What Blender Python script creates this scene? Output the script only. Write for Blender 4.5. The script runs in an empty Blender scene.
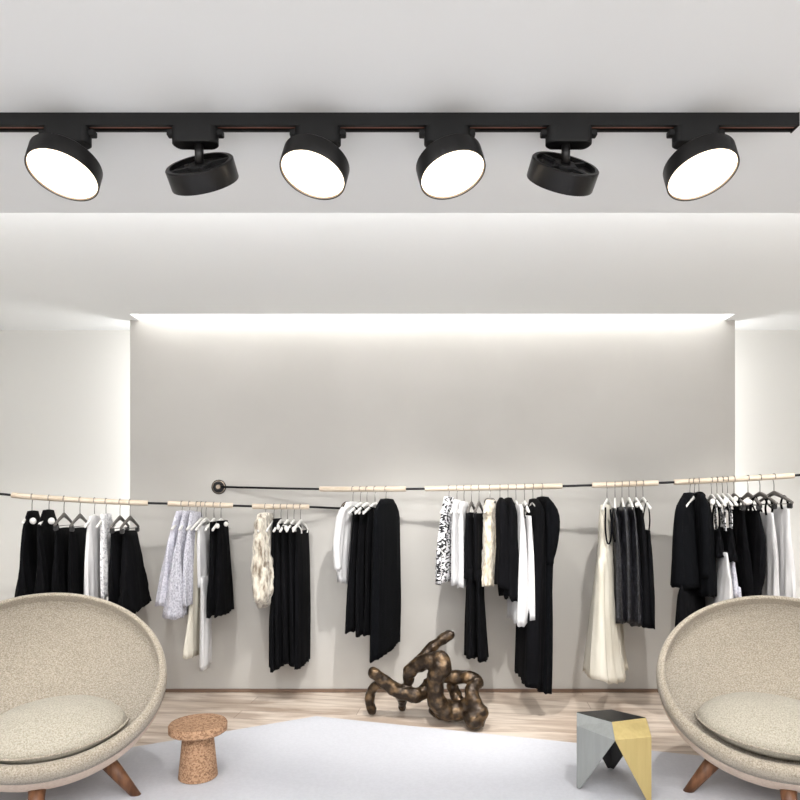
import bpy, bmesh, math, random
from mathutils import Vector, Matrix, noise
random.seed(7)
S = bpy.context.scene
COL = S.collection
F = 625.0; EH = 1.4; HY = 508.0          # focal length in px, eye height, horizon row
def P(px, py, d): return Vector(((px-400)/F*d, d, EH-(py-HY)/F*d))

# ------------------------------------------------------------------ camera, world, lights, exposure
cd = bpy.data.cameras.new('camera'); cam = bpy.data.objects.new('camera', cd); COL.objects.link(cam)
cam.location = (0, 0, EH); cam.rotation_euler = (math.pi/2, 0, 0)
cd.sensor_width = 36; cd.lens = 36*F/800; cd.shift_y = (HY-400)/800; cd.clip_start = .02
S.camera = cam
w = bpy.data.worlds.new('world'); S.world = w; w.use_nodes = True
w.node_tree.nodes['Background'].inputs[0].default_value = (.9, .92, 1, 1)
w.node_tree.nodes['Background'].inputs[1].default_value = .3
S.view_settings.view_transform = 'Standard'; S.view_settings.look = 'None'
S.view_settings.gamma = 1; S.view_settings.use_curve_mapping = False
S.view_settings.exposure = 0.0

def area(name, loc, target, sx, sy, power, col=(1, 1, 1)):
    l = bpy.data.lights.new(name, 'AREA'); l.shape = 'RECTANGLE'; l.size = sx; l.size_y = sy
    l.energy = power; l.color = col
    o = bpy.data.objects.new(name, l); COL.objects.link(o); o.location = loc
    dv = Vector(target)-Vector(loc)
    z = -dv.normalized(); x = Vector((1, 0, 0))
    if abs(z.x) > .9 or sx < sy and abs(z.z) < .9 and name.startswith('edge'): x = Vector((0, 0, 1)).cross(z)
    x = (x - z*x.dot(z)).normalized(); y = z.cross(x)
    o.rotation_euler = Matrix((x, y, z)).transposed().to_euler()
    return o
def spot(name, loc, target, power, size, blend, rad, col):
    l = bpy.data.lights.new(name, 'SPOT'); l.energy = power; l.spot_size = math.radians(size)
    l.spot_blend = blend; l.shadow_soft_size = rad; l.color = col
    o = bpy.data.objects.new(name, l); COL.objects.link(o); o.location = loc
    o.rotation_euler = (Vector(target)-Vector(loc)).to_track_quat('-Z', 'Y').to_euler()
WD = 4.755       # distance of the projecting centre wall
SD = 5.02        # distance of the side walls behind it
CZ = 2.828       # raised ceiling
LZ = 2.50        # low front ceiling
PXL, PXR = -2.054, 2.549
area('wall_slot_light', (.24, 4.635, 3.04), (.24, 4.66, 1.0), 4.40, .05, 19, (1, .99, .98))
area('edge_light_left', (PXL+.05, 4.83, 1.45), (PXL-.5, 4.93, 1.45), .05, 2.7, 6.2, (1, .99, .98))
area('edge_light_right', (PXR-.05, 4.83, 1.45), (PXR+.5, 4.93, 1.45), .05, 2.7, 6.2, (1, .99, .98))
area('cove_light', (0, 2.40, 2.58), (0, 2.60, 3.2), 6.8, .05, 46, (1, .99, .98))
area('room_fill_front', (0, .5, 2.47), (0, .9, 0), 4.5, 1.6, 265, (1, .99, .985))  # added general fill under the low ceiling, no real fixture
area('rear_fill_light', (0, -2.5, 1.5), (0, 4, 1.5), 6.0, 2.4, 60, (.98, .99, 1))  # added fill behind the camera for the lower wall, no real window
for i, (x, tx, p) in enumerate([(-2.0, -2.9, 100), (-1.0, -1.4, 100), (.15, .15, 220), (1.2, 1.1, 150), (2.3, 2.6, 160)]):
    spot('ceiling_spot', (x, 2.70, 2.74), (tx, 4.75, .05), p, 62, .8, .03, (1, .98, .95))

# ------------------------------------------------------------------ materials
def lin(c):
    return tuple(((v/255)/12.92 if v/255 <= .04045 else ((v/255+.055)/1.055)**2.4) for v in c)+(1,)
def mat(name, c, rough=.6, metal=0, c2=None, scale=20, bump=0, bscale=None, stretch=(1, 1, 1), lo=.4, hi=.6, kind='noise', sheen=0, detail=4, emit=0, rot=(0, 0, 0), spec=.5):
    m = bpy.data.materials.new(name); m.use_nodes = True
    nt = m.node_tree; N = nt.nodes; L = nt.links; b = N['Principled BSDF']
    b.inputs['Base Color'].default_value = lin(c); b.inputs['Roughness'].default_value = rough
    b.inputs['Metallic'].default_value = metal
    b.inputs['Specular IOR Level'].default_value = spec
    if sheen: b.inputs['Sheen Weight'].default_value = sheen
    if emit:
        b.inputs['Emission Color'].default_value = lin(c); b.inputs['Emission Strength'].default_value = emit
    if c2 or bump:
        tc = N.new('ShaderNodeTexCoord'); mp = N.new('ShaderNodeMapping')
        mp.inputs['Scale'].default_value = stretch; mp.inputs['Rotation'].default_value = rot
        L.new(tc.outputs['Object'], mp.inputs[0])
    def tex(sc, k):
        if k == 'voronoi':
            t = N.new('ShaderNodeTexVoronoi'); t.inputs['Scale'].default_value = sc; out = t.outputs['Color']
            sp = N.new('ShaderNodeSeparateColor'); L.new(out, sp.inputs[0]); out = sp.outputs[0]
        else:
            t = N.new('ShaderNodeTexNoise'); t.inputs['Scale'].default_value = sc; t.inputs['Detail'].default_value = detail
            out = t.outputs['Fac']
        L.new(mp.outputs[0], t.inputs['Vector']); return out
    if c2:
        o = tex(scale, kind); r = N.new('ShaderNodeValToRGB')
        r.color_ramp.elements[0].position = lo; r.color_ramp.elements[1].position = hi
        r.color_ramp.elements[0].color = lin(c); r.color_ramp.elements[1].color = lin(c2)
        L.new(o, r.inputs[0]); L.new(r.outputs[0], b.inputs['Base Color'])
    if bump:
        o = tex(bscale or scale, 'noise'); bp = N.new('ShaderNodeBump'); bp.inputs['Strength'].default_value = bump
        bp.inputs['Distance'].default_value = .01
        L.new(o, bp.inputs['Height']); L.new(bp.outputs[0], b.inputs['Normal'])
    return m
M = dict(
    wall=mat('wall_plaster', (190, 187, 182), .85, c2=(185, 182, 177), scale=1.2),
    side=mat('side_wall_plaster', (220, 219, 215), .85),
    ceil=mat('ceiling_paint', (243, 245, 245), .9),
    frontceil=mat('front_ceiling_paint', (224, 226, 226), .9),
    base=mat('baseboard_wood', (118, 96, 80), .5),
    rug=mat('white_rug', (200, 201, 207), .95, c2=(196, 197, 203), scale=60, bump=.15, bscale=300),
    black=mat('black_cloth', (5, 5, 7), .95, spec=.12, c2=(9, 9, 12), scale=14, bump=.3, bscale=45, stretch=(1, 1, .2)),
    blackcoat=mat('black_wool', (5, 6, 9), .95, spec=.12, bump=.3, bscale=120),
    sequin=mat('sequin_cloth', (10, 10, 13), .35, c2=(46, 46, 52), scale=130, kind='voronoi', lo=.55, hi=.95),
    white=mat('white_cloth', (215, 214, 214), .8, bump=.35, bscale=22, stretch=(1, 1, .2), c2=(198, 197, 198), scale=18),
    lilac=mat('pale_grey_cloth', (206, 205, 214), .85, c2=(176, 176, 188), scale=110, kind='voronoi', lo=.3, hi=.9, bump=.3, bscale=80),
    marl=mat('marled_knit', (206, 205, 213), .9, c2=(146, 146, 157), scale=120, stretch=(1, 1, .6), lo=.4, hi=.66, bump=.5, bscale=90),
    lace=mat('white_lace', (228, 227, 228), .8, c2=(165, 165, 170), scale=100, kind='voronoi', lo=.5, hi=.95),
    cream=mat('cream_cloth', (220, 215, 202), .8, c2=(202, 196, 181), scale=12, stretch=(1, 1, .15), bump=.4, bscale=25),
    fur=mat('beige_fur', (226, 218, 202), .95, c2=(120, 104, 86), scale=34, stretch=(1, 1, .28), lo=.42, hi=.66, bump=.9, bscale=110, sheen=.5),
    furc=mat('cream_fur', (228, 218, 198), .95, c2=(176, 160, 134), scale=40, stretch=(1, 1, .5), lo=.42, hi=.66, bump=.9, bscale=110, sheen=.5),
    print_=mat('black_white_print', (235, 234, 236), .8, c2=(16, 16, 20), scale=34, stretch=(1, 1, 2.1), lo=.50, hi=.53, detail=1.5),
    boucle=mat('boucle_fabric', (195, 184, 167), .95, c2=(148, 137, 119), scale=170, lo=.36, hi=.66, bump=.8, bscale=210, sheen=.2),
    cushion=mat('cushion_fabric', (200, 193, 177), .95, c2=(164, 156, 138), scale=170, lo=.36, hi=.66, bump=.7, bscale=210, sheen=.2),
    shell=mat('shell_fabric', (222, 204, 188), .9, c2=(212, 193, 176), scale=80, bump=.3, bscale=120),
    walnut=mat('walnut_wood', (122, 82, 54), .45, c2=(92, 58, 36), scale=14, stretch=(3, 3, .4)),
    ash=mat('pale_ash_wood', (208, 194, 176), .5, c2=(192, 175, 154), scale=12, stretch=(.4, 6, 6)),
    steel=mat('black_steel', (24, 24, 26), .4, .6),
    hook=mat('hanger_steel', (120, 118, 115), .3, 1),
    hwhite=mat('hanger_white', (218, 216, 212), .5),
    hdark=mat('hanger_grey_wood', (96, 92, 88), .55),
    clip=mat('hanger_clip', (26, 25, 26), .4),
    brass=mat('bronze_flange', (165, 150, 134), .4, .7),
    blackp=mat('lamp_black', (26, 25, 25), .36, .55, bump=.04, bscale=600),
    blackt=mat('track_black', (9, 9, 10), .55, spec=.3),
    groove=mat('track_copper', (132, 84, 70), .4, .6),
    cork=mat('cork', (184, 147, 116), .9, c2=(128, 95, 70), scale=140, kind='voronoi', lo=.25, hi=1.0, bump=.4, bscale=110),
    silver=mat('silver_metal', (150, 153, 151), .42, .2, c2=(145, 148, 146), scale=6, stretch=(8, 8, .5)),
    gold=mat('brass_metal', (190, 170, 114), .4, .25, c2=(184, 164, 108), scale=6, stretch=(8, 8, .5)),
    blackm=mat('black_lacquer', (22, 22, 24), .4),
)
def root_mat():
    m = mat('bronze_root', (48, 37, 27), .3, .55, c2=(118, 94, 66), scale=18, lo=.47, hi=.72, bump=.9, bscale=30, detail=6)
    return m
M['root'] = root_mat()
M['lamp'] = mat('lamp_diffuser', (255, 238, 212), .5, emit=4)
def floor_mat():
    m = bpy.data.materials.new('pale_wood_floor'); m.use_nodes = True
    nt = m.node_tree; N = nt.nodes; L = nt.links; b = N['Principled BSDF']; b.inputs['Roughness'].default_value = .38
    tc = N.new('ShaderNodeTexCoord'); mp = N.new('ShaderNodeMapping'); mp.inputs['Rotation'].default_value = (0, 0, .12)
    L.new(tc.outputs['Object'], mp.inputs[0])
    br = N.new('ShaderNodeTexBrick'); br.inputs['Scale'].default_value = 1; br.inputs['Brick Width'].default_value = 1.6
    br.inputs['Row Height'].default_value = .16; br.inputs['Mortar Size'].default_value = .0025
    br.inputs['Color1'].default_value = lin((222, 209, 196)); br.inputs['Color2'].default_value = lin((204, 189, 174))
    br.inputs['Mortar'].default_value = lin((166, 146, 130)); L.new(mp.outputs[0], br.inputs[0])
    m2 = N.new('ShaderNodeMapping'); m2.inputs['Scale'].default_value = (.9, 5, 1); L.new(mp.outputs[0], m2.inputs[0])
    no = N.new('ShaderNodeTexNoise'); no.inputs['Scale'].default_value = 2.2; no.inputs['Detail'].default_value = 5; no.inputs['Distortion'].default_value = .8
    L.new(m2.outputs[0], no.inputs[0])
    r = N.new('ShaderNodeValToRGB'); r.color_ramp.elements[0].position = .38; r.color_ramp.elements[1].position = .6
    r.color_ramp.elements[0].color = lin((172, 152, 134)); r.color_ramp.elements[1].color = (1, 1, 1, 1)
    L.new(no.outputs['Fac'], r.inputs[0])
    mx = N.new('ShaderNodeMixRGB'); mx.blend_type = 'MULTIPLY'; mx.inputs[0].default_value = .62
    L.new(br.outputs[0], mx.inputs[1]); L.new(r.outputs[0], mx.inputs[2]); L.new(mx.outputs[0], b.inputs['Base Color'])
    return m
M['floor'] = floor_mat()

# ------------------------------------------------------------------ helpers
def obj(name, bm, m, parent=None, smooth=False, loc=None):
    me = bpy.data.meshes.new(name); bm.normal_update(); bm.to_mesh(me); bm.free()
    if smooth: me.polygons.foreach_set('use_smooth', [True]*len(me.polygons))
    for x in (m if isinstance(m, (list, tuple)) else [m]): me.materials.append(x)
    o = bpy.data.objects.new(name, me); COL.objects.link(o)
    if parent: o.parent = parent
    if loc is not None: o.location = loc
    return o
def thing(name, label, cat, loc=(0, 0, 0), group=None):
    o = bpy.data.objects.new(name, None); COL.objects.link(o); o.location = loc; o.empty_display_size = .1
    return tag(o, label, cat, group)
def tag(o, label, cat, group=None):
    o['label'] = label; o['category'] = cat
    if group: o['group'] = group
    return o
def struct(name, bm, m):
    o = obj(name, bm, m); o['kind'] = 'structure'; return o
def box(bm, a, b):
    v = [bm.verts.new((x, y, z)) for x in (a[0], b[0]) for y in (a[1], b[1]) for z in (a[2], b[2])]
    for f in ((0, 1, 3, 2), (4, 6, 7, 5), (0, 4, 5, 1), (2, 3, 7, 6), (0, 2, 6, 4), (1, 5, 7, 3)):
        bm.faces.new([v[i] for i in f])
    return v
def bev(bm, off, seg=2):
    bmesh.ops.bevel(bm, geom=list(bm.edges), offset=off, segments=seg, affect='EDGES', clamp_overlap=True)
def loft(bm, rings, cap=True, closed=False):
    R = [[bm.verts.new(p) for p in r] for r in rings]; n = len(R[0])
    for i in range(len(R)-1):
        for k in range(n):
            bm.faces.new((R[i][k], R[i][(k+1) % n], R[i+1][(k+1) % n], R[i+1][k]))
    if cap:
        bm.faces.new(R[0][::-1]); bm.faces.new(R[-1])
    return R
def catmull(pts, n=6):
    """pts: list of tuples of any length"""
    out = []
    p = [pts[0]]+list(pts)+[pts[-1]]
    for i in range(1, len(p)-2):
        for k in range(n):
            t = k/n
            out.append(tuple(.5*((2*b)+(-a+c)*t+(2*a-5*b+4*c-d)*t*t+(-a+3*b-3*c+d)*t**3)
                             for a, b, c, d in zip(p[i-1], p[i], p[i+1], p[i+2])))
    out.append(tuple(pts[-1])); return out
def tube(bm, pts, r, n=10, round_ends=False):
    pts = [Vector(p) for p in pts]; m = len(pts)
    rr = r if isinstance(r, (list, tuple)) else [r]*m
    t0 = (pts[1]-pts[0]).normalized()
    ref = Vector((0, 0, 1)) if abs(t0.z) < .9 else Vector((1, 0, 0))
    u = t0.cross(ref).normalized(); rings = []
    for i, p in enumerate(pts):
        t = (pts[min(i+1, m-1)]-pts[max(i-1, 0)]).normalized()
        u = (u-t*u.dot(t)).normalized(); v = t.cross(u)
        def ring(c, q): return [c+(u*math.cos(2*math.pi*k/n)+v*math.sin(2*math.pi*k/n))*q for k in range(n)]
        if round_ends and i == 0:
            for a in (80, 50, 25): rings.append(ring(p-t*rr[0]*math.sin(math.radians(a)), rr[0]*math.cos(math.radians(a))))
        rings.append(ring(p, rr[i]))
        if round_ends and i == m-1:
            for a in (25, 50, 80): rings.append(ring(p+t*rr[-1]*math.sin(math.radians(a)), rr[-1]*math.cos(math.radians(a))))
    loft(bm, rings)
def lathe(bm, prof, n=48, mtx=None):
    rings = [[Vector((r*math.cos(2*math.pi*k/n), r*math.sin(2*math.pi*k/n), z)) for k in range(n)] for r, z in prof]
    if mtx is not None: rings = [[mtx @ p for p in r] for r in rings]
    loft(bm, rings)
def B(): return bmesh.new()

# ------------------------------------------------------------------ setting
W2 = 3.6; YB = -2.6
SLX, SRX = PXL*.9674, PXR*.9674        # ends of the ceiling slot
b = B(); box(b, (-W2-.1, YB-.1, -.1), (W2+.1, SD+.1, 0)); struct('floor', b, M['floor'])
b = B(); box(b, (-W2, 2.25, CZ), (W2, 4.60, CZ+.08))                       # raised ceiling, open slot over the centre wall
box(b, (-W2, 4.60, CZ), (SLX, WD, CZ+.08)); box(b, (SRX, 4.60, CZ), (W2, WD, CZ+.08)); box(b, (-W2, WD, CZ), (PXL, SD, CZ+.08)); box(b, (PXR, WD, CZ), (W2, SD, CZ+.08))
struct('ceiling', b, M['ceil'])
b = B(); box(b, (-W2, YB, LZ), (W2, 2.33, LZ+.06)); box(b, (-W2, 2.19, LZ+.06), (W2, 2.25, CZ+.08))
struct('trim_1', b, M['frontceil']).name = 'ceiling_front'
b = B(); box(b, (PXL, WD, 0), (PXR, WD+.03, 3.2)); struct('wall_centre', b, M['wall'])
b = B(); box(b, (-W2-.1, SD, 0), (W2+.1, SD+.1, 3.3)); struct('wall_back', b, M['side'])
b = B(); box(b, (PXL, 4.57, 3.12), (PXR, SD, 3.2)); box(b, (PXL, 4.57, CZ+.08), (PXR, 4.60, 3.12))
box(b, (PXL-.03, 4.57, CZ+.08), (SLX, WD, 3.2)); box(b, (SRX, 4.57, CZ+.08), (PXR+.03, WD, 3.2))
struct('trim_2', b, M['ceil']).name = 'trim_1'
b = B(); box(b, (-W2-.1, YB, 0), (-W2, SD, 3.2)); struct('wall_left', b, M['side'])
b = B(); box(b, (W2, YB, 0), (W2+.1, SD, 3.2)); struct('wall_right', b, M['side'])
b = B(); box(b, (-W2, YB-.1, 0), (W2, YB, 3.2)); struct('wall_rear', b, M['side'])
b = B(); box(b, (PXL-.005, WD-.014, 0), (PXR+.005, WD, .026)); bev(b, .003); struct('baseboard_centre', b, M['base'])

# white rug with one apex towards the wall
b = B()
def fl(px, py): p = P(px, py, EH*F/(py-HY)); return (p.x, p.y)
pa, pl, pr = fl(316, 717.5), fl(142, 747), fl(660, 753)
le = (pa[0]+(pl[0]-pa[0])*3.0, pa[1]+(pl[1]-pa[1])*3.0); re = (pa[0]+(pr[0]-pa[0])*1.5, pa[1]+(pr[1]-pa[1])*1.5)
poly = [pa, re, (re[0]-.8, -.5), (le[0]+.6, -.5), le]
v1 = [b.verts.new((x, y, .001)) for x, y in poly]; v2 = [b.verts.new((x, y, .010)) for x, y in poly]
b.faces.new(v1); b.faces.new(v2[::-1])
for i in range(5): b.faces.new((v1[i], v2[i], v2[(i+1) % 5], v1[(i+1) % 5]))
bmesh.ops.recalc_face_normals(b, faces=b.faces); bev(b, .003)
tag(obj('rug', b, M['rug']), 'large flat white rug with a pointed corner covering the front of the floor', 'rug')

# ------------------------------------------------------------------ ceiling track and its six lamps
TD = 1.738
tr = thing('lighting_track', 'long straight black lighting track fixed across the ceiling', 'lighting track', (0, TD, LZ))
xe = (798-400)/F*TD
b = B()
box(b, (-2.0, 0, -.035), (xe, .010, 0)); box(b, (-2.0, .026, -.035), (xe, .034, 0)); box(b, (-2.0, .010, -.012), (xe, .026, 0))
obj('track_body', b, M['blackt'], tr)
b = B(); box(b, (-2.0, .0105, -.0335), (xe-.002, .0175, -.030)); o = obj('conductor_strip', b, M['groove'], tr); o['label'] = 'thin copper coloured strip in the slot'
b = B(); box(b, (xe, -.001, -.037), (xe+.004, .035, 0)); obj('end_cap', b, M['blackt'], tr)
def stadium(bm, w_, d_, z0, z1, r0=1):
    rings = []
    for z, s in ((z0, .93), (z0+.003, 1), (z1, 1)):
        r = []
        for k in range(24):
            a = 2*math.pi*k/24
            cx = (w_/2-d_/2)*(1 if math.cos(a) > 0 else -1)
            r.append(Vector(((cx+d_/2*math.cos(a))*s, d_/2*math.sin(a)*s, z)))
        rings.append(r)
    loft(bm, rings)
def screen_dir(u, v, pos):
    """a world direction that looks like (u right, v up) seen from the photographer's position, at right angles to the view line"""
    e = (Vector((0, 0, EH))-pos).normalized()
    d = Vector((u, 0, v)); d = d-e*d.dot(e); return d.normalized(), e
def track_lamp(apx, cpx, cpy, tilt, c, lit, label):
    """apx: adapter centre; cpx,cpy centre of the face turned to us; tilt of the disc's long axis; c: how far that face turns to us"""
    ac = P(apx, 132, TD+.017); ac.z = LZ-.037
    t = thing('track_lamp', label, 'spotlight', (ac.x, TD+.017, LZ-.036), 'lamps on the ceiling track')
    hw = .129
    b = B(); stadium(b, hw, .046, -.046, 0); ad = obj('adapter', b, M['blackt'], t)
    for s in (-1, 1):
        b = B(); box(b, (s*(hw/2-.004), -.010, -.022), (s*(hw/2+.014), .010, -.006)); bmesh.ops.recalc_face_normals(b, faces=b.faces)
        bev(b, .002); obj('locking_tab', b, M['blackt'], t)
    D = TD+.017
    fc = P(cpx, cpy, D)
    th = math.radians(tilt)                                     # >0: the long axis falls to the right
    u, e = screen_dir(math.sin(th), math.cos(th), fc)           # towards the back of the housing for lit lamps
    R_, T_ = (.0950, .053) if lit else (.0970, .054)
    if lit: n = (u*math.sqrt(1-c*c)-e*c).normalized()           # back normal
    else: n = (u*math.sqrt(1-c*c)+e*c).normalized(); 
    front = fc if lit else fc-n*T_
    q = n.to_track_quat('Z', 'Y').to_matrix().to_4x4(); mt = Matrix.Translation(front-t.location) @ q
    b = B(); lathe(b, [(R_-.004, .008), (R_-.003, .001), (R_-.001, 0), (R_, .002), (R_, T_-.003), (R_-.003, T_), (R_-.012, T_), (R_-.012, T_-.012), (.01, T_-.012)], 64, mt)
    ho = obj('housing', b, M['blackp'], t, True)
    ho.modifiers.new('es', 'EDGE_SPLIT').split_angle = math.radians(40)
    b = B(); lathe(b, [(.01, .011), (R_-.0055, .011), (R_-.0055, .007), (.01, .007)], 64, mt); obj('diffuser', b, M['lamp'], t, False).data.materials
    b = B(); lathe(b, [(R_-.0055, .010), (R_-.0055, .0075), (R_-.0045, .0012), (R_-.0035, .0012), (R_-.0035, .010)], 64, mt); q = obj('glow_ring', b, M['brass'], t, True); q['label'] = 'inner ring tinted bronze to show warm lamp glow'  # ring added in a bronze tint, painting the warm glow on the rim
    # back: ribs and hub
    b = B()
    for k in range(4):
        a = k*math.pi/2+.5
        v = box(b, (.012, -.006, T_-.012), (R_-.011, .006, T_-.003)); 
        bmesh.ops.transform(b, matrix=Matrix.Rotation(a, 4, 'Z'), verts=v)
    bmesh.ops.transform(b, matrix=mt, verts=b.verts); obj('back_rib', b, M['blackt'], t)
    b = B(); lathe(b, [(.034, T_-.012), (.034, T_-.005), (.03, T_-.002), (.005, T_-.002)], 32, mt); obj('back_hub', b, M['blackt'], t)
    for a in (.9, 2.6, 4.2, 5.6):
        b = B(); m2 = mt @ Matrix.Translation((.066*math.cos(a), .066*math.sin(a), T_-.012))
        lathe(b, [(.006, 0), (.006, .003), (.003, .004)], 12, m2)
        obj('screw', b, M['hook'], t)
    bc = front+n*(T_-.003)-t.location
    b = B(); tube(b, [Vector((bc.x*(.6 if lit else 1), 0, -.040)), Vector((bc.x*(.7 if lit else 1), bc.y*.3, bc.z*.35-.03)), bc], .0125, 12); obj('stem', b, M['blackp'], t, True)
    if not lit: pass
    return t
track_lamp(68, 62.5, 176, 16, .60, True, 'lit disc lamp, leftmost of the six on the ceiling track')
track_lamp(195.5, 199, 163, -18, .22, False, 'black disc lamp seen from behind, left of the two turned away, on the ceiling track')
track_lamp(318, 312.5, 176, 16, .60, True, 'lit disc lamp on the track, third from left, its face turned down to the left')
track_lamp(447, 453, 176, -16, .60, True, 'lit disc lamp on the track, third from right, its face turned down to the right')
track_lamp(568.5, 566, 163, 18, .22, False, 'black disc lamp seen from behind, right of the two turned away, on the ceiling track')
track_lamp(695.5, 702.5, 176, -16, .60, True, 'lit disc lamp, rightmost of the six, near the track end')

# ------------------------------------------------------------------ rails
RL = [(-60, 490, 4.05), (0, 494, 4.15), (32, 497, 4.18), (80, 500, 4.23), (130, 502.5, 4.30), (200, 504.5, 4.40), (260, 506.5, 4.50), (309, 507, 4.58), (332, 508, 4.66), (348, 508.5, 4.753)]
RB = [(219, 487, 4.753), (229, 487, 4.72), (245, 487.5, 4.69), (320, 489, 4.53), (400, 489, 4.42), (500, 487.5, 4.35), (600, 485, 4.30), (690, 481.5, 4.22), (773, 477, 4.12), (800, 475, 4.08), (860, 471, 4.0)]
def interp(R, x):
    for a, c in zip(R, R[1:]):
        if a[0] <= x <= c[0]:
            t = (x-a[0])/(c[0]-a[0]); return tuple(a[i]+(c[i]-a[i])*t for i in range(3))
    return R[0] if x < R[0][0] else R[-1]
FINE = {}
for k, R in (('L', RL), ('B', RB)): FINE[k] = catmull(R, 8)
def rail_at(k, px):
    x, y, d = interp(FINE[k], px); return P(x, y, d)
def rail_seg(k, x0, x1, step=6):
    n = max(2, int(abs(x1-x0)/step)); return [rail_at(k, x0+(x1-x0)*i/n) for i in range(n+1)]
def build_rail(k, lab, segs, x0, x1, endpt):
    t = thing('clothes_rail', lab, 'clothes rail', (0, 0, 0))
    pts = rail_seg(k, x0, x1)
    if endpt is not None: pts = ([endpt]+pts) if k == 'L' else (pts+[endpt])
    b = B(); tube(b, pts, .0085, 10); obj('steel_rod', b, M['steel'], t, True)
    for a, c in segs:
        b = B(); tube(b, rail_seg(k, a, c), .0185, 16); s = obj('wooden_sleeve', b, M['ash'], t, True)
        s.modifiers.new('es', 'EDGE_SPLIT').split_angle = math.radians(50)
    return t
def flange(t, c, nrm):
    q = Matrix.Translation(c) @ Vector(nrm).to_track_quat('Z', 'Y').to_matrix().to_4x4()
    b = B(); lathe(b, [(.050, 0), (.052, .004), (.050, .012), (.044, .014), (.042, .009), (.018, .009), (.016, .03), (.004, .03)], 32, q)
    f = obj('wall_flange', b, M['brass'], t); f['label'] = 'round bronze wall plate'
    b = B(); lathe(b, [(.048, .0005), (.0555, .001), (.0555, .008), (.048, .013)], 32, q); obj('flange_ring', b, M['steel'], f)
lw = Vector((-W2, 3.3, rail_at('L', -60).z+.05))
t = build_rail('L', 'lower black clothes rail with pale wooden sleeves, running out on the left', [(12, 148), (168, 233), (252, 309)], -60, 347.9, lw)
flange(t, rail_at('L', 348)+Vector((0, .002, 0)), (0, -1, 0)); flange(t, lw, (1, 0, 0))
rw = Vector((W2, 3.4, rail_at('B', 860).z+.03))
t = build_rail('B', 'upper black clothes rail with pale wooden sleeves, from the round wall plate to the right', [(320, 406), (425, 562), (592, 658), (674, 794)], 219.1, 860, rw)
flange(t, rail_at('B', 219)+Vector((0, .002, 0)), (0, -1, 0)); flange(t, rw, (-1, 0, 0))

# ------------------------------------------------------------------ hangers and clothes
def axis_for(H, e):
    k = H.x/H.y; t = math.asin(max(-1, min(1, e/math.sqrt(1+k*k))))-math.atan(k)
    return Vector((math.sin(t), -math.cos(t), 0))
HSPAN = .19
def hanger(H, a, style, label, half, group):
    """H: point on the rail axis; a: horizontal direction of the arms (towards us)"""
    t = thing('hanger', label, 'hanger', H, group)
    r = .0225; pts = []
    bb = Vector((-a.y, a.x, 0))
    ar = Vector((a.x, a.y, 0))
    for k in range(11):
        ang = math.radians(-30+k*21)
        pts.append(ar*(r*math.cos(ang))+Vector((0, 0, r*math.sin(ang))))
    pts = [p for p in pts]; pts += [Vector((0, 0, -.034))+ar*(-.004), Vector((0, 0, -.05)), Vector((0, 0, -.105))]
    b = B(); tube(b, pts, .0026, 6); obj('hook', b, M['hook'], t, True)
    m = M['hwhite'] if style == 'w' else M['hdark']
    b = B(); cp = []
    for s in range(-8, 9):
        u = s/8; cp.append((u*half, -.118-.052*abs(u)**1.25+.012*(1-abs(u)), .017-.008*abs(u)))
    rings = []
    for x, z, h in cp:
        c = a*x+Vector((0, 0, z)); ww = .008
        rings.append([c+bb*(ww*math.cos(q))+Vector((0, 0, h*math.sin(q))) for q in [2*math.pi*i/10 for i in range(10)]])
    loft(b, rings); obj('arms', b, m, t, True)
    if style == 'd':
        b = B(); tube(b, [a*(half*.95)+Vector((0, 0, -.178)), a*(-half*.95)+Vector((0, 0, -.178))], .003, 6); obj('trouser_bar', b, M['hook'], t, True)
        for s in (-1, 1):
            b = B(); c = a*(s*half*.86)+Vector((0, 0, -.19))
            q = Matrix.Translation(c) @ Matrix((a, bb, Vector((0, 0, 1)))).transposed().to_4x4()
            box(b, (-.016, -.012, -.018), (.016, .012, .016)); bev(b, .004); bmesh.ops.transform(b, matrix=q, verts=b.verts)
            obj('clip', b, M['clip'], t)
    return t

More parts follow.
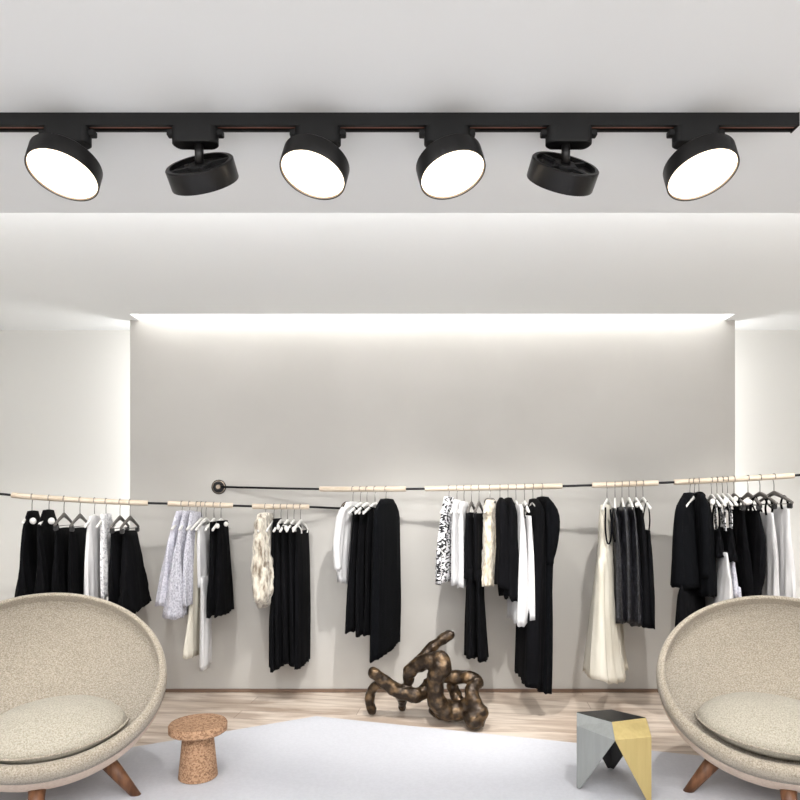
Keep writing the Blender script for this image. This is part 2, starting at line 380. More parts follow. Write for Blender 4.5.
def rows(st, n):
    """smooth resample of (py, xl, xr)"""
    out = []; y0, y1 = st[0][0], st[-1][0]
    for i in range(n+1):
        y = y0+(y1-y0)*i/n
        for p, q in zip(st, st[1:]):
            if p[0] <= y <= q[0]+1e-6:
                t = (y-p[0])/(q[0]-p[0]); t = t if len(st) > 3 else t
                out.append((y, p[1]+(q[1]-p[1])*t, p[2]+(q[2]-p[2])*t)); break
    for _ in range(2):
        sm = [out[0]]
        for i in range(1, len(out)-1):
            sm.append((out[i][0],)+tuple((out[i-1][j]+2*out[i][j]+out[i+1][j])/4 for j in (1, 2)))
        sm.append(out[-1]); out = sm
    return out
def tubecloth(bm, H, a, rws, Bt, seed, fold=.008, hem=0, jag=.006, amax=.25, n=56, fur=0, adx=0, topcap=.6):
    rnd = random.Random(seed); bb = Vector((-a.y, a.x, 0)); d = H.y; k = H.x/d
    ea = a.x-k*a.y; eb = bb.x-k*bb.y; ph = rnd.uniform(0, 6.28); ph2 = rnd.uniform(0, 6.28)
    lam = rnd.uniform(.055, .085); nrow = len(rws); rings = []; sg = 1 if ea >= 0 else -1
    for i, (py, xl, xr) in enumerate(rws):
        f = i/(nrow-1)
        W = (xr-xl+1.6)/F*d/2; cx = ((xl+xr)/2-400)/F*d-H.x
        Bv = min(Bt*(.55+.45*min(1, f*5)), W*.95)
        A = math.sqrt(max(W*W-(Bv*eb)**2, 1e-4))/max(abs(ea), .12)
        A = max(A, .06 if amax < .12 else .10)
        if A > amax:
            A = amax; Bv = math.sqrt(max(W*W-(A*ea)**2, (Bv*.6)**2))/abs(eb)
        z = EH-(py-HY)/F*(d-min(1, f*1.5)*.85*A*abs(a.y))-H.z
        ring = []
        for q in range(n):
            th = 2*math.pi*q/n; c, s = math.cos(th), math.sin(th)
            pa_ = A*math.copysign(abs(c)**.8, c); pb = Bv*math.copysign(abs(s)**.8, s)
            g = min(1, f*1.6)
            pb += fold*g*math.sin(2*math.pi*pa_/lam+ph+f*1.3)*min(1, Bv/.02)
            rad = 1+.10*g*math.sin(7*th+ph2+f*.8)
            pb *= 1+.16*g*math.sin(5*th+ph+f)
            pa_ *= 1+.03*g*math.sin(9*th+ph2)
            zz = z
            if f > .6:
                h = (f-.6)/.4
                zz += h*h*(hem*(pa_*ea+pb*eb)/max(W, .02)*.5+jag*math.sin(2*math.pi*pa_/lam*1.0+ph)+jag*.6*math.sin(th*3+ph2))
            p = Vector((cx, 0, zz))+a*(pa_+adx)+bb*pb
            if fur:
                nn = noise.noise(Vector((p.x*55, p.y*55, p.z*26))+Vector((seed, 0, 0)))+.6*noise.noise(Vector((p.x*120, p.y*120, p.z*60)))
                p += (a*c+bb*s)*(nn*fur)
            ring.append(p)
        rings.append(ring)
    first = rings[0]; c0 = sum(first, Vector())/n
    top = [[c0+(p-c0)*topcap+Vector((0, 0, .004)) for p in first]]
    last = rings[-1]; c1 = sum(last, Vector())/n
    inner = [[Vector((c1.x+(p.x-c1.x)*.86, c1.y+(p.y-c1.y)*.86, p.z+.002)) for p in last],
             [Vector((c1.x+(p.x-c1.x)*.8, c1.y+(p.y-c1.y)*.8, p.z+.035)) for p in last]]
    loft(bm, top+rings+inner)
    return rings
gseed = [0]
def garment(name, label, cat, group, mt, rail, hx, st, e, Bt=.026, fold=.007, hem=0, jag=.005, style='w', amax=.24,
            strap=None, legs=False, sleeve=False, fur=0, hlabel=None, hgroup=None, half=None, collar=False, strapmat=None, trim=None, neck=None):
    gseed[0] += 1; sd = gseed[0]
    H = rail_at(rail, hx); a = axis_for(H, e); d = H.y; bb = Vector((-a.y, a.x, 0))
    half = half or HSPAN
    hanger(H, a, style, hlabel or ('%s hanger holding the %s' % ('white' if style == 'w' else 'grey', label)), half, hgroup or 'hangers on the rails')
    nr = max(14, int((st[-1][0]-st[0][0])/6)); 
    if fur: nr *= 2
    rw_ = rows(st, nr)
    t = thing(name, label, cat, H, group)
    b = B()
    body = {'dress': 'dress_body', 'skirt': 'skirt_body', 'trousers': 'waist_and_legs'}.get(cat, 'cloth_body')
    if legs:
        cut = int(nr*.42)
        tubecloth(b, H, a, rw_[:cut+2], Bt, sd, fold*.5, 0, 0, .155, 40, topcap=.9)
        for s in (-1, 1):
            lw_ = [(y, xl+(xr-xl)*(.0 if s < 0 else .42), xl+(xr-xl)*(.58 if s < 0 else 1)) for y, xl, xr in rw_[cut-1:]]
            tubecloth(b, H, a, lw_, Bt*.92, sd+s, fold*.5, hem, jag, .10, 32, adx=s*.062)
    else:
        tubecloth(b, H, a, rw_, Bt, sd, fold, hem, jag, amax, 56 if not fur else 110, fur=fur, topcap=.25 if not strap else .9)
    obj(body, b, mt, t, True)
    k = H.x/d; ea = a.x-k*a.y
    ztop = EH-(st[0][0]-HY)/F*d-H.z
    if strap:
        W = (rw_[1][2]-rw_[1][1])/F*d/2; A = min(max(.06, math.sqrt(max(W*W-.0004, 1e-4))/max(abs(ea), .12)), amax)
        cx = ((st[0][1]+st[0][2])/2-400)/F*d-H.x
        for s in (-1, 1):
            b = B(); zs = -.118-.052*(.78)**1.25+.012
            top = a*(s*half*.55)+Vector((0, 0, zs+.022))
            rs = []
            for side in (-1, 1):
                end = Vector((cx, 0, ztop-.015))+a*(s*A*.6)+bb*(side*Bt*.62)
                pts = [top, top+(end-top)*.15+bb*(side*.008), top+(end-top)*.6+bb*(side*.012), end]
                pts = [Vector(p) for p in catmull([tuple(p) for p in pts], 4)]
                w_ = strap
                rg = []
                for i, p in enumerate(pts):
                    f = i/(len(pts)-1); ww = w_*(.8+.6*f)
                    rg.append([p+a*ww+bb*.002, p+a*ww-bb*.002, p-a*ww-bb*.002, p-a*ww+bb*.002])
                loft(b, rg)
            obj('shoulder_strap', b, strapmat or mt, t)
    if sleeve:
        for s in (-1, 1):
            sr = .02
            ss = sleeve if isinstance(sleeve, float) else .52
            W = (rw_[3][2]-rw_[3][1])/F*d/2
            p0 = a*(s*.15)+Vector((0, 0, ztop-.045)); 
            cx = ((rw_[nr//3][1]+rw_[nr//3][2])/2-400)/F*d-H.x
            pts = [p0, p0+a*(s*.03)+Vector((cx*.5, 0, -.07)), p0+a*(s*.045)+Vector((cx, 0, -.25)), p0+a*(s*.03)+Vector((cx, 0, -ss))]
            pts = catmull([tuple(p) for p in pts], 5); m_ = len(pts)
            b = B(); tube(b, pts, [sr+.010*math.sin(min(1, i/m_*2)*1.57)-.006*i/m_ for i in range(m_)], 14); obj('sleeve', b, mt, t, True)
    if collar:
        b = B(); c = Vector((0, 0, ztop))
        pts = [c+a*(.055*math.cos(q))+bb*(.030*math.sin(q))+Vector((0, 0, -.006+.012*math.cos(q*2))) for q in [2*math.pi*i/16 for i in range(17)]]
        tube(b, pts, .011, 8); obj('collar', b, collar if not isinstance(collar, bool) else mt, t, True)
    for (nx, ny, rx, rz) in (neck or ()):
        dd = d+a.y*.13; c = P(nx, ny, dd)-H
        b = B(); bmesh.ops.create_uvsphere(b, u_segments=20, v_segments=12, radius=1)
        bmesh.ops.transform(b, matrix=Matrix.Translation(c) @ Matrix.Diagonal((rx*.85/F*dd, .012, rz*.85/F*dd, 1)), verts=b.verts)
        q = obj('neck_lining', b, M['hwhite'], t, True); q['label'] = 'white lining in the neck opening'
    for pl_, r_, dd_ in (trim or ()):
        dd = d+a.y*dd_; b = B()
        tube(b, [Vector(q) for q in catmull([tuple(P(x, y, dd)-H) for x, y in pl_], 5)], r_, 8, True)
        o = obj('shoulder_strap', b, K, t, True); o['label'] = 'thin black shoulder strap'
    return t
K, Wh = M['black'], M['white']
gA, gB, gC, gD, gE, gF, gG = ('clothes on the far left of the lower rail', 'clothes around the pale knits', 'clothes around the beige fur vest',
    'clothes hanging at the left end of the upper rail', 'clothes in the long middle group', 'clothes in the group of six beside the cream gown', 'clothes above the right armchair')
# --- far left group
e = -.32
garment('dress', 'black sleeveless dress hanging furthest left on the lower rail', 'dress', gA, K, 'L', 32, [(511, 29, 37), (515, 27, 38), (523, 24, 42), (560, 22, 44), (600, 18, 48), (640, 15, 50)], e, neck=[(33, 521, 4, 4)])
garment('dress', 'black sleeveless dress, second from the left on the lower rail', 'dress', gA, K, 'L', 49, [(510, 45, 52), (514, 43, 54), (523, 38, 58), (560, 40, 63), (600, 37, 66), (640, 36, 68)], e, neck=[(51.5, 521, 4, 4)])
garment('skirt', 'black clipped skirt right beside the two leftmost black dresses', 'skirt', gA, K, 'L', 64, [(528, 57, 72), (560, 55, 76), (640, 53, 80)], e, style='d')
garment('skirt', 'black clipped skirt just left of the long white dress', 'skirt', gA, K, 'L', 80, [(528, 71, 86), (560, 70, 88), (640, 69, 91)], e, style='d')
garment('dress', 'long plain white dress between black skirts on the lower rail', 'dress', gA, Wh, 'L', 94.5, [(516, 91, 98), (524, 88, 102), (560, 87, 104), (645, 86, 106)], e)
garment('dress', 'white and grey lacy dress next to the flared skirts', 'dress', gA, M['lace'], 'L', 106, [(514, 103, 109), (523, 101, 113), (560, 102, 115), (598, 103, 116)], e)
garment('skirt', 'black skirt between the lacy dress and widest flared skirt', 'skirt', gA, K, 'L', 120, [(531, 112, 127), (560, 112, 129), (617, 109, 132)], e, style='d', fold=.01)
garment('skirt', 'widest black flared skirt with slanting hem in the leftmost group', 'skirt', gA, K, 'L', 130, [(531, 124, 136), (560, 123, 141), (590, 122, 146), (616, 121, 150)], e, style='d', hem=.035, amax=.3, Bt=.04)
# --- pale knit group
e = -.36
garment('sweater', 'pale lilac grey sweater, leftmost of the knit group', 'sweater', gB, M['lilac'], 'L', 182, [(511, 178, 186), (519, 174, 189), (545, 169, 190), (580, 163, 188), (606, 159, 184)], e, fold=.008, amax=.22)
garment('sweater', 'pale marled knit sweater directly right of the lilac one', 'sweater', gB, M['marl'], 'L', 189.5, [(511, 185, 193), (519, 182, 196), (545, 177, 199), (590, 171, 199), (618, 167, 198)], e, fold=.008, jag=.008)
garment('sweater', 'darker grey marled knit cardigan, nearest the long white trousers', 'cardigan', gB, M['marl'], 'L', 197, [(512, 192, 200), (520, 189, 204), (560, 186, 206), (606, 184, 206)], e)
garment('skirt', 'long narrow cream skirt falling below the grey knits', 'skirt', gB, M['cream'], 'L', 201.5, [(529, 194, 204), (570, 192, 204), (620, 189, 203), (660, 186, 203)], e, hem=-.03)
garment('trousers', 'long white trousers with two narrow legs, beside the navy black dresses', 'trousers', gB, Wh, 'L', 206, [(526, 199, 211), (545, 198, 213), (600, 199, 213), (668, 200, 211)], e, legs=True)
garment('dress', 'short black dress, directly right of the white trousers', 'dress', gB, K, 'L', 214, [(522, 211, 221), (545, 211, 224), (580, 210, 225), (617, 208, 226)], -.3, strap=.014, neck=[(217.5, 526, 2.6, 3)])
garment('dress', 'short black dress with a flared hem, rightmost of the knit group', 'dress', gB, K, 'L', 221, [(521, 218, 227), (545, 218, 229), (580, 217, 230), (617, 216, 233)], -.3, strap=.014, neck=[(226, 524, 2.6, 3)])
# --- beige fur group
e = -.27
garment('fur_vest', 'shaggy beige and brown fur vest on the lower rail', 'fur vest', gC, M['fur'], 'L', 265.5, [(513, 260, 271), (520, 257, 274), (545, 255, 276), (575, 253, 279), (596, 255, 279), (606, 260, 273)], e, Bt=.055, fold=.004, fur=.014, hem=.03, amax=.22)
garment('trousers', 'narrow black trousers hanging below the beige fur vest', 'trousers', gC, K, 'L', 274, [(519, 274, 281), (585, 272, 281), (612, 268, 281), (669, 268, 282)], e, legs=True)
garment('dress', 'long black dress just right of the beige fur vest', 'dress', gC, K, 'L', 281, [(524, 276, 286), (560, 277, 289), (668, 277, 291)], e, strap=.012, neck=[(278, 527, 2.4, 3.4)])
garment('dress', 'long black dress, third from the right beside the fur vest', 'dress', gC, K, 'L', 287.5, [(526, 283, 293), (560, 283, 296), (664, 284, 298)], e, strap=.012, neck=[(286, 528, 2.4, 3.2)])
garment('dress', 'long black dress, second from right in fur vest group', 'dress', gC, K, 'L', 294, [(528, 290, 301), (560, 290, 303), (666, 291, 304)], e, strap=.012, neck=[(294, 529, 2.6, 3)])
garment('skirt', 'long black skirt, rightmost in the fur vest group', 'skirt', gC, K, 'L', 300.5, [(531, 297, 308), (560, 296, 308.5), (669, 296, 308.5)], e, strap=.009, strapmat=M['hwhite'])
# --- left end of upper rail
e = -.42
garment('blouse', 'loose white blouse at the left end of the upper rail', 'blouse', gD, Wh, 'B', 353, [(502, 349, 356), (509, 342, 358), (525, 340, 358), (560, 337, 355), (584, 339, 353)], e, hem=-.035, sleeve=.42, amax=.21)
garment('dress', 'short black dress beside the white blouse', 'dress', gD, K, 'B', 360.5, [(513, 354, 364), (540, 352, 366), (590, 349, 365), (633, 347, 363)], e, strap=.011, neck=[(359, 512, 2, 3)])
garment('dress', 'black dress second from the white blouse, with a narrow front', 'dress', gD, K, 'B', 367, [(513, 361, 371), (540, 359, 373), (590, 358, 373), (636, 358, 373)], e, strap=.011)
garment('dress', 'black dress partly hidden behind the long sleeveless coat dress', 'dress', gD, K, 'B', 375, [(508, 369, 379), (540, 367, 382), (636, 365, 384)], e, strap=.011)
garment('coat_dress', 'long black sleeveless coat dress with a slanting hem', 'dress', gD, M['blackcoat'], 'B', 386, [(499, 382, 392), (504, 377, 397), (510, 375, 399), (560, 374, 399), (620, 373, 399), (658, 372, 398)], -.38, hem=.05, Bt=.04, amax=.25)
# --- middle group
garment('blouse', 'black and white printed top, first in the long middle group', 'top', gE, M['print_'], 'B', 449, [(497, 446, 452), (504, 443, 455), (530, 441, 456), (560, 438, 456), (584, 438, 455)], -.3)
garment('blouse', 'slim white top right of the printed top', 'top', gE, Wh, 'B', 457, [(500, 454, 460), (510, 453, 463), (585, 453, 462)], -.22)
garment('blouse', 'longer white top just left of the black trousers', 'top', gE, Wh, 'B', 464, [(502, 461, 467), (512, 459, 469), (588, 459, 468)], -.2)
garment('trousers', 'long black trousers right of the white tops', 'trousers', gE, K, 'B', 471.5, [(513, 467, 476), (550, 466, 477), (600, 465, 477), (657, 464, 478)], -.2, style='d', half=.15, legs=True)
garment('trousers', 'long black flared trousers left of the cream fur vest', 'trousers', gE, K, 'B', 479, [(514, 475, 484), (550, 474, 485), (600, 474, 485), (660, 475, 489)], -.2, style='d', half=.15, legs=True)
garment('fur_vest', 'cream fur vest in the middle of the upper rail', 'fur vest', gE, M['furc'], 'B', 490, [(500, 488, 494), (507, 485, 498), (545, 485, 499), (586, 483, 498)], -.2, Bt=.045, fold=.003, fur=.010, amax=.2, collar=M['hdark'])
garment('blouse', 'short black top just right of the cream fur vest', 'top', gE, K, 'B', 500, [(498, 498, 504), (505, 496, 509), (540, 496, 512), (588, 494, 514)], .0, hem=-.05)
garment('blouse', 'black top with pointed hem left of the pale tunic', 'top', gE, K, 'B', 508, [(498, 505, 511), (505, 503, 515), (540, 501, 516), (580, 500, 519), (600, 502, 520)], .1, hem=-.02, jag=.02)
garment('tunic', 'pale tunic with a jagged hem, left of the white strappy dress', 'tunic', gE, Wh, 'B', 516, [(505, 513, 521), (530, 513, 524), (580, 511, 526), (624, 510, 526)], .12, jag=.012)
garment('dress', 'white strappy dress between black clothes in the middle group', 'dress', gE, Wh, 'B', 524.5, [(516, 521, 530), (545, 521, 532), (620, 520, 534)], .15, strap=.010, strapmat=K)
garment('dress', 'very long black dress just left of the floor length coat', 'dress', gE, K, 'B', 533, [(499, 530, 537), (506, 528, 543), (560, 525, 543), (620, 519, 542), (686, 517, 540)], .18, hem=-.02)
garment('coat', 'floor length black coat, rightmost in the long middle group', 'coat', gE, M['blackcoat'], 'B', 542, [(497, 538, 547), (501, 535, 552), (508, 534, 556), (520, 534, 558), (545, 533, 555), (560, 533, 551), (620, 531, 550), (692, 528, 548)], .28, hem=-.02, Bt=.045, sleeve=.4, amax=.23)
# --- group of six
garment('gown', 'long flowing cream gown with dark straps, reaching nearly to the floor', 'dress', gF, M['cream'], 'B', 607, [(505, 602, 609), (515, 600, 612), (540, 600, 615), (570, 598, 617), (620, 594, 619), (660, 590, 622), (681, 588, 626)], -.15, trim=[([(605.5, 508), (605.5, 530), (607.5, 543), (610.5, 541), (611.5, 528), (610.5, 510)], .006, .22)], Bt=.05, amax=.3, fold=.012, jag=.008, hem=-.03)
garment('dress', 'black sequinned dress, first right of the cream gown', 'dress', gF, M['sequin'], 'B', 615, [(508, 611, 618), (516, 612, 621), (560, 614, 625), (622, 614, 628)], .0, trim=[([(613, 508), (612.5, 528), (615, 542), (618, 528), (617.5, 508)], .005, .2)])
garment('dress', 'speckled black dress, second right of the cream gown', 'dress', gF, M['sequin'], 'B', 622, [(507, 618, 626), (515, 618, 628), (560, 618, 632), (623, 618, 635)], .08)
garment('dress', 'glittering dark dress, third right of the cream gown', 'dress', gF, M['sequin'], 'B', 629, [(507, 625, 633), (515, 625, 635), (560, 625, 638), (626, 625, 641)], .15)
garment('dress', 'plain black dress, second from right in group of six', 'dress', gF, K, 'B', 636, [(505, 632, 640), (512, 631, 642), (545, 631, 645), (627, 631, 648)], .2, neck=[(637, 505, 2.5, 3)])
garment('dress', 'plain black strappy dress, rightmost in the group of six', 'dress', gF, K, 'B', 643, [(530, 636, 649), (560, 637, 651), (628, 637, 653)], .25, strap=.009)
# --- right group
garment('coat', 'long black coat with full sleeve, leftmost above the right armchair', 'coat', gG, M['blackcoat'], 'B', 690, [(493, 686, 694), (498, 681, 698), (506, 677, 701), (530, 675, 702), (560, 674, 703), (588, 673, 705)], -.3, Bt=.045, sleeve=.5, amax=.22, style='d')
garment('trousers', 'black trousers hanging out below the two black coats', 'trousers', gG, K, 'B', 694.5, [(575, 685, 700), (588, 680, 703), (665, 677, 706)], -.3, Bt=.022)
garment('jacket', 'black jacket with pointed lapels, overlapping the long black coat', 'jacket', gG, M['blackcoat'], 'B', 699, [(494, 695, 702), (501, 692, 708), (540, 694, 711), (597, 696, 713)], .15, sleeve=.5, amax=.2, collar=True, style='d')
garment('camisole', 'short black camisole with a white opening, right of the black jacket', 'top', gG, K, 'B', 711.5, [(530, 706, 719), (557, 706, 722)], .28, strap=.014, neck=[(712.5, 502, 3, 4)])
garment('skirt', 'white skirt showing below the black camisoles', 'skirt', gG, Wh, 'B', 717, [(551, 711, 726), (580, 709, 730), (645, 706, 734)], .28)
garment('camisole', 'black camisole with a white patterned strap', 'top', gG, K, 'B', 722.5, [(528, 716, 731), (562, 714, 735)], .32, strap=.018, strapmat=M['print_'], neck=[(725.5, 501, 3, 4)])
garment('trousers', 'pale wide trousers just left of the tapering black dresses', 'trousers', gG, M['lilac'], 'B', 727.5, [(555, 722, 733), (600, 723, 738), (645, 722, 741)], .32, legs=True)
garment('dress', 'black dress just left of the one with a tapering hem', 'dress', gG, K, 'B', 734, [(510, 729, 743), (550, 731, 748), (598, 735, 752)], .36, strap=.014, style='d', neck=[(735.5, 499, 3, 3.2)])
garment('dress', 'black dress tapering to a narrow hem beside white dresses', 'dress', gG, K, 'B', 748, [(511, 739, 758), (540, 737, 764), (570, 736, 763), (601, 740, 758)], .42, strap=.016, style='d', Bt=.035, neck=[(747.5, 502, 6, 3.6)])
garment('dress', 'white dress, left of the two hanging at the far right', 'dress', gG, Wh, 'B', 760, [(513, 757, 772), (560, 758, 777), (640, 756, 780)], .5, strap=.008, strapmat=K, style='d', half=.21)
garment('dress', 'white dress furthest right on the upper rail', 'dress', gG, Wh, 'B', 774, [(507, 772, 788), (560, 772, 792), (640, 770, 796)], .55, strap=.008, strapmat=K, style='d', half=.21)

# ------------------------------------------------------------------ armchairs
def armchair(cx, cy, mir, label, clabel):
    t = thing('armchair', label, 'armchair', (cx, cy, 0), 'round bouclé armchairs')
    a_, b_, c_ = .545, .52, .458; zc = .550 if mir > 0 else .530; th = .062
    yaw = math.radians(-27)*mir                                      # mir=+1: turned towards the right
    elev = math.radians(40)
    n = Vector((-math.sin(yaw)*math.cos(elev), -math.cos(yaw)*math.cos(elev), math.sin(elev)))
    u = Vector((0, 0, 1)).cross(n).normalized(); v = n.cross(u)
    V = math.radians(104); NU, NV = 96, 26
    def pt(ang, vv, k):
        dr = -n*math.cos(vv)+(u*math.cos(ang)+v*math.sin(ang))*math.sin(vv)
        return Vector((dr.x*(a_-k), dr.y*(b_-k), dr.z*(c_-k)))
    def deck(p):
        zf = -.30                                                # seat deck inside the bowl
        q = p.copy(); s = .05
        q.z = .5*(p.z+zf+math.sqrt((p.z-zf)**2+s*s)); return q
    outer, inner = [], []
    for i in range(1, NV+1):
        vv = V*i/NV
        outer.append([pt(2*math.pi*k/NU, vv, 0) for k in range(NU)])
        f_ = max(0, 1-(V-vv)/1.1); tt = th*(1-.3*f_)
        inner.append([deck(pt(2*math.pi*k/NU, vv, tt*(1-.62*f_*(1+math.sin(2*math.pi*k/NU))/2))) for k in range(NU)])
    rim = []
    for al in (30, 60, 90, 120, 150):
        r_ = []
        for k in range(NU):
            o, q = outer[-1][k], inner[-1][k]; tg = (outer[-1][k]-outer[-2][k]).normalized()
            m_ = (o+q)/2; h = (o-q)/2
            r_.append(m_+h*math.cos(math.radians(al))+tg*h.length*math.sin(math.radians(al)))
        rim.append(r_)
    b = B(); loft(b, outer[:]); bmesh.ops.translate(b, verts=b.verts, vec=(0, 0, zc))
    # the open end of the outer shell is closed by the lining; drop its cap
    big = max(b.faces, key=lambda f: len(f.verts) and f.calc_area() if len(f.verts) == NU else 0); b.faces.remove(big)
    s = obj('outer_shell', b, M['shell'], t, True); s['label'] = 'smooth pinkish outer shell'
    b = B(); k0 = int(NV*.90)
    puff = [[p+(p.normalized()*.004) for p in r] for r in outer[k0:]]
    loft(b, puff+rim+inner[::-1]); bmesh.ops.translate(b, verts=b.verts, vec=(0, 0, zc))
    obj('seat_shell', b, M['boucle'], t, True)
    # cushion: lens with a welt
    cu = B(); NR = 64; rings = []
    prof = [(.05, .078), (.35, .074), (.6, .062), (.8, .042), (.93, .020), (1, 0), (.93, -.026), (.8, -.052), (.6, -.072), (.3, -.082), (.05, -.084)]
    ro = Matrix.Rotation(-yaw, 3, 'Z') @ Matrix.Rotation(math.radians(-3)*mir, 3, 'Y') @ Matrix.Rotation(math.radians(11), 3, 'X')
    cc = Vector((.115*mir, -.15, .395))
    for r, z in prof:
        rings.append([ro @ Vector((r*.315*math.cos(q), r*.225*math.sin(q), z*(1.5 if z > 0 else 1.1)))+cc for q in [2*math.pi*i/NR for i in range(NR)]])
    loft(cu, rings); co = obj('seat_cushion', cu, M['cushion'], t, True)
    if clabel: co['label'] = clabel
    b = B(); tube(b, [ro @ Vector((.318*math.cos(q), .228*math.sin(q), 0))+cc for q in [2*math.pi*i/NR for i in range(NR+1)]], .005, 6)
    obj('piping', b, M['boucle'], co, True)
    for ang, rt in ((4, .43), (-68, .36), (110, .38), (182, .43)):
        aa = math.radians(ang) if mir > 0 else math.pi-math.radians(ang)
        dv = Vector((math.cos(aa), math.sin(aa), 0))
        top = dv*(rt*.62)+Vector((0, 0, .20)); bot = dv*rt
        ax = (bot-top)
        b = B(); tube(b, [top+ax*(f) for f in (0, .5, 1)], [.040, .031, .019], 20); 
        bmesh.ops.bisect_plane(b, geom=list(b.verts)+list(b.edges)+list(b.faces), plane_co=(0, 0, .0105), plane_no=(0, 0, -1), clear_outer=True)
        ed = [q for q in b.edges if q.is_boundary]
        if ed: bmesh.ops.contextual_create(b, geom=ed)
        obj('leg', b, M['walnut'], t, True)
    return t
armchair(-1.70, 3.0, 1, 'round beige armchair at the left, beside the cork stool', None)
armchair(1.835, 3.04, -1, 'round beige armchair at the right, beside the folded metal table', None)

# ------------------------------------------------------------------ cork stool
t = thing('cork_stool', 'small mushroom shaped cork stool on the white rug beside the left armchair', 'stool', (-1.045, 3.235, .010))
b = B(); lathe(b, [(.01, 0), (.093, 0), (.098, .004), (.098, .012), (.076, .236), (.01, .236)], 48); o = obj('stem', b, M['cork'], t, True); o.modifiers.new('e', 'EDGE_SPLIT').split_angle = .8
b = B(); lathe(b, [(.01, .234), (.137, .234), (.146, .241), (.147, .272), (.142, .280), (.01, .281)], 64); o = obj('seat', b, M['cork'], t, True); o.modifiers.new('e', 'EDGE_SPLIT').split_angle = .8

# ------------------------------------------------------------------ folded metal table
t = thing('side_table', 'small angular side table in silver, brass and black sheet metal beside the right armchair', 'side table', (1.063, 3.13, .010))
c0 = Vector((1.063, 3.13, 0))
Lp, Rp, Bp = Vector((.878, 3.10, 0)), Vector((1.185, 2.95, 0)), Vector((1.125, 3.335, 0))
Mp, Np, Op = Vector((1.0, 2.905, 0)), Vector((1.25, 3.16, 0)), Vector((.94, 3.30, 0))
tl, tm, trr, tb = Vector((.885, 3.125, 0)), Vector((1.012, 2.985, 0)), Vector((1.195, 3.045, 0)), Vector((1.070, 3.165, 0))
ZM, ZT = .31, .367
def z(p, h): return Vector((p.x-c0.x, p.y-c0.y, h))
def panel(name, faces, m, lab):
    b = B(); vs = {}
    for f in faces:
        l = []
        for p in f:
            kk = tuple(round(q, 5) for q in p)
            if kk not in vs: vs[kk] = b.verts.new(p)
            l.append(vs[kk])
        b.faces.new(l)
    bmesh.ops.recalc_face_normals(b, faces=b.faces)
    o = obj(name, b, m, t); s = o.modifiers.new('s', 'SOLIDIFY'); s.thickness = .004; s.offset = 0; o['label'] = lab
def leg_faces(c, left, right):
    fl_ = c+(left-c).normalized()*.018; fr = c+(right-c).normalized()*.018
    return [[z(c, ZM), z(left, ZM), z(fl_, .003), z(c, .003)], [z(c, ZM), z(right, ZM), z(fr, .003), z(c, .003)]]
panel('silver_leg', leg_faces(Lp, Mp, Op)+[[z(Lp, ZM), z(Mp, ZM), z(tm, ZT), z(tl, ZT)], [z(Lp, ZM), z(Op, ZM), z(tl, ZT)]], M['silver'], 'silver folded leg panel')
panel('brass_leg', leg_faces(Rp, Mp, Np)+[[z(Rp, ZM), z(Mp, ZM), z(tm, ZT), z(trr, ZT)], [z(Rp, ZM), z(Np, ZM), z(trr, ZT)]], M['gold'], 'brass folded leg panel')
panel('black_leg', leg_faces(Bp, Np, Op)+[[z(Bp, ZM), z(Np, ZM), z(trr, ZT), z(tb, ZT)], [z(Bp, ZM), z(Op, ZM), z(tl, ZT), z(tb, ZT)]], M['blackm'], 'black folded leg panel')
panel('table_top', [[z(tl, ZT+.001), z(tm, ZT+.001), z(trr, ZT+.001), z(tb, ZT+.001)]], M['blackm'], 'black table top')

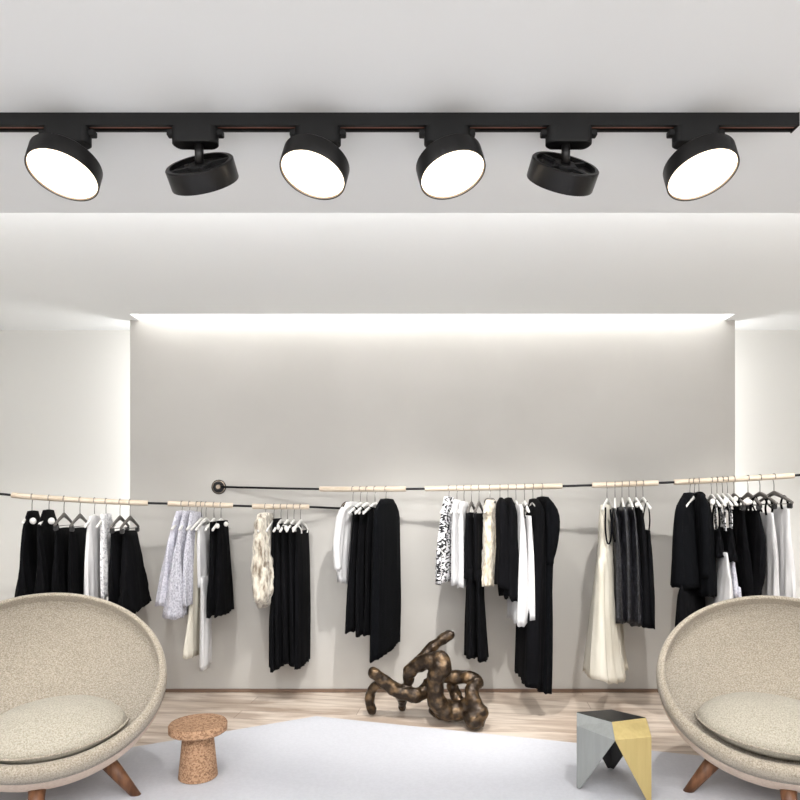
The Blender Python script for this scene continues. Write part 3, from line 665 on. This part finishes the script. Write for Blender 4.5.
# ------------------------------------------------------------------ knotted root sculpture
def sp(cx, cy, d): return P(340+cx/5, 630+cy/5, d)
b = B()
paths = [
 ([(157, 418, 4.19), (150, 365, 4.18), (165, 315, 4.17), (205, 288, 4.15), (250, 300, 4.13)], [22, 21, 21, 24, 28]),
 ([(167, 228, 4.10), (210, 262, 4.11), (258, 305, 4.12), (310, 328, 4.12), (375, 345, 4.10), (425, 320, 4.12), (450, 285, 4.16)], [24, 26, 33, 34, 32, 30, 28]),
 ([(312, 408, 4.30), (312, 375, 4.25), (290, 330, 4.14)], [15, 19, 24]),
 ([(345, 270, 4.12), (345, 232, 4.10), (385, 195, 4.08), (440, 175, 4.05), (500, 170, 4.02), (512, 205, 4.0), (480, 255, 4.0), (478, 320, 4.0), (490, 385, 4.0), (540, 425, 4.02), (600, 420, 4.02), (650, 385, 4.0)], [24, 28, 33, 36, 40, 42, 38, 36, 42, 44, 40, 36]),
 ([(380, 185, 4.12), (440, 125, 4.14), (500, 75, 4.15), (547, 45, 4.15)], [16, 22, 24, 25]),
 ([(500, 245, 4.10), (570, 255, 4.12), (640, 258, 4.08), (682, 280, 4.04), (660, 320, 4.0), (668, 380, 3.97), (690, 430, 3.95), (672, 462, 3.94)], [28, 30, 30, 30, 30, 36, 44, 47]),
 ([(465, 420, 4.15), (500, 435, 4.10), (545, 450, 4.05)], [22, 28, 26]),
 ([(560, 300, 4.14), (575, 340, 4.14), (600, 385, 4.10)], [26, 26, 24]),
]
for pp, rr in paths:
    q = catmull([(*sp(*p), r/5/F*p[2]) for p, r in zip(pp, rr)], 6)
    tube(b, [x[:3] for x in q], [x[3]*1.17*(1+.06*math.sin(i*1.1)) for i, x in enumerate(q)], 14, True)
zmin = min(v.co.z for v in b.verts); orig = Vector((.12, 4.05, 0))
for v in b.verts: v.co = v.co-orig; v.co.z -= min(0, zmin)-.0005
o = obj('root_sculpture', b, M['root'], None, True, orig)
tag(o, 'twisted knotted bronze brown root sculpture on the wooden floor against the wall', 'sculpture')
rm = o.modifiers.new('r', 'REMESH'); rm.mode = 'VOXEL'; rm.voxel_size = .008; rm.use_smooth_shade = True
sm = o.modifiers.new('s', 'SMOOTH'); sm.iterations = 4
tx = bpy.data.textures.new('knots', 'CLOUDS'); tx.noise_scale = .07
dm = o.modifiers.new('d', 'DISPLACE'); dm.texture = tx; dm.strength = .022; dm.mid_level = .5
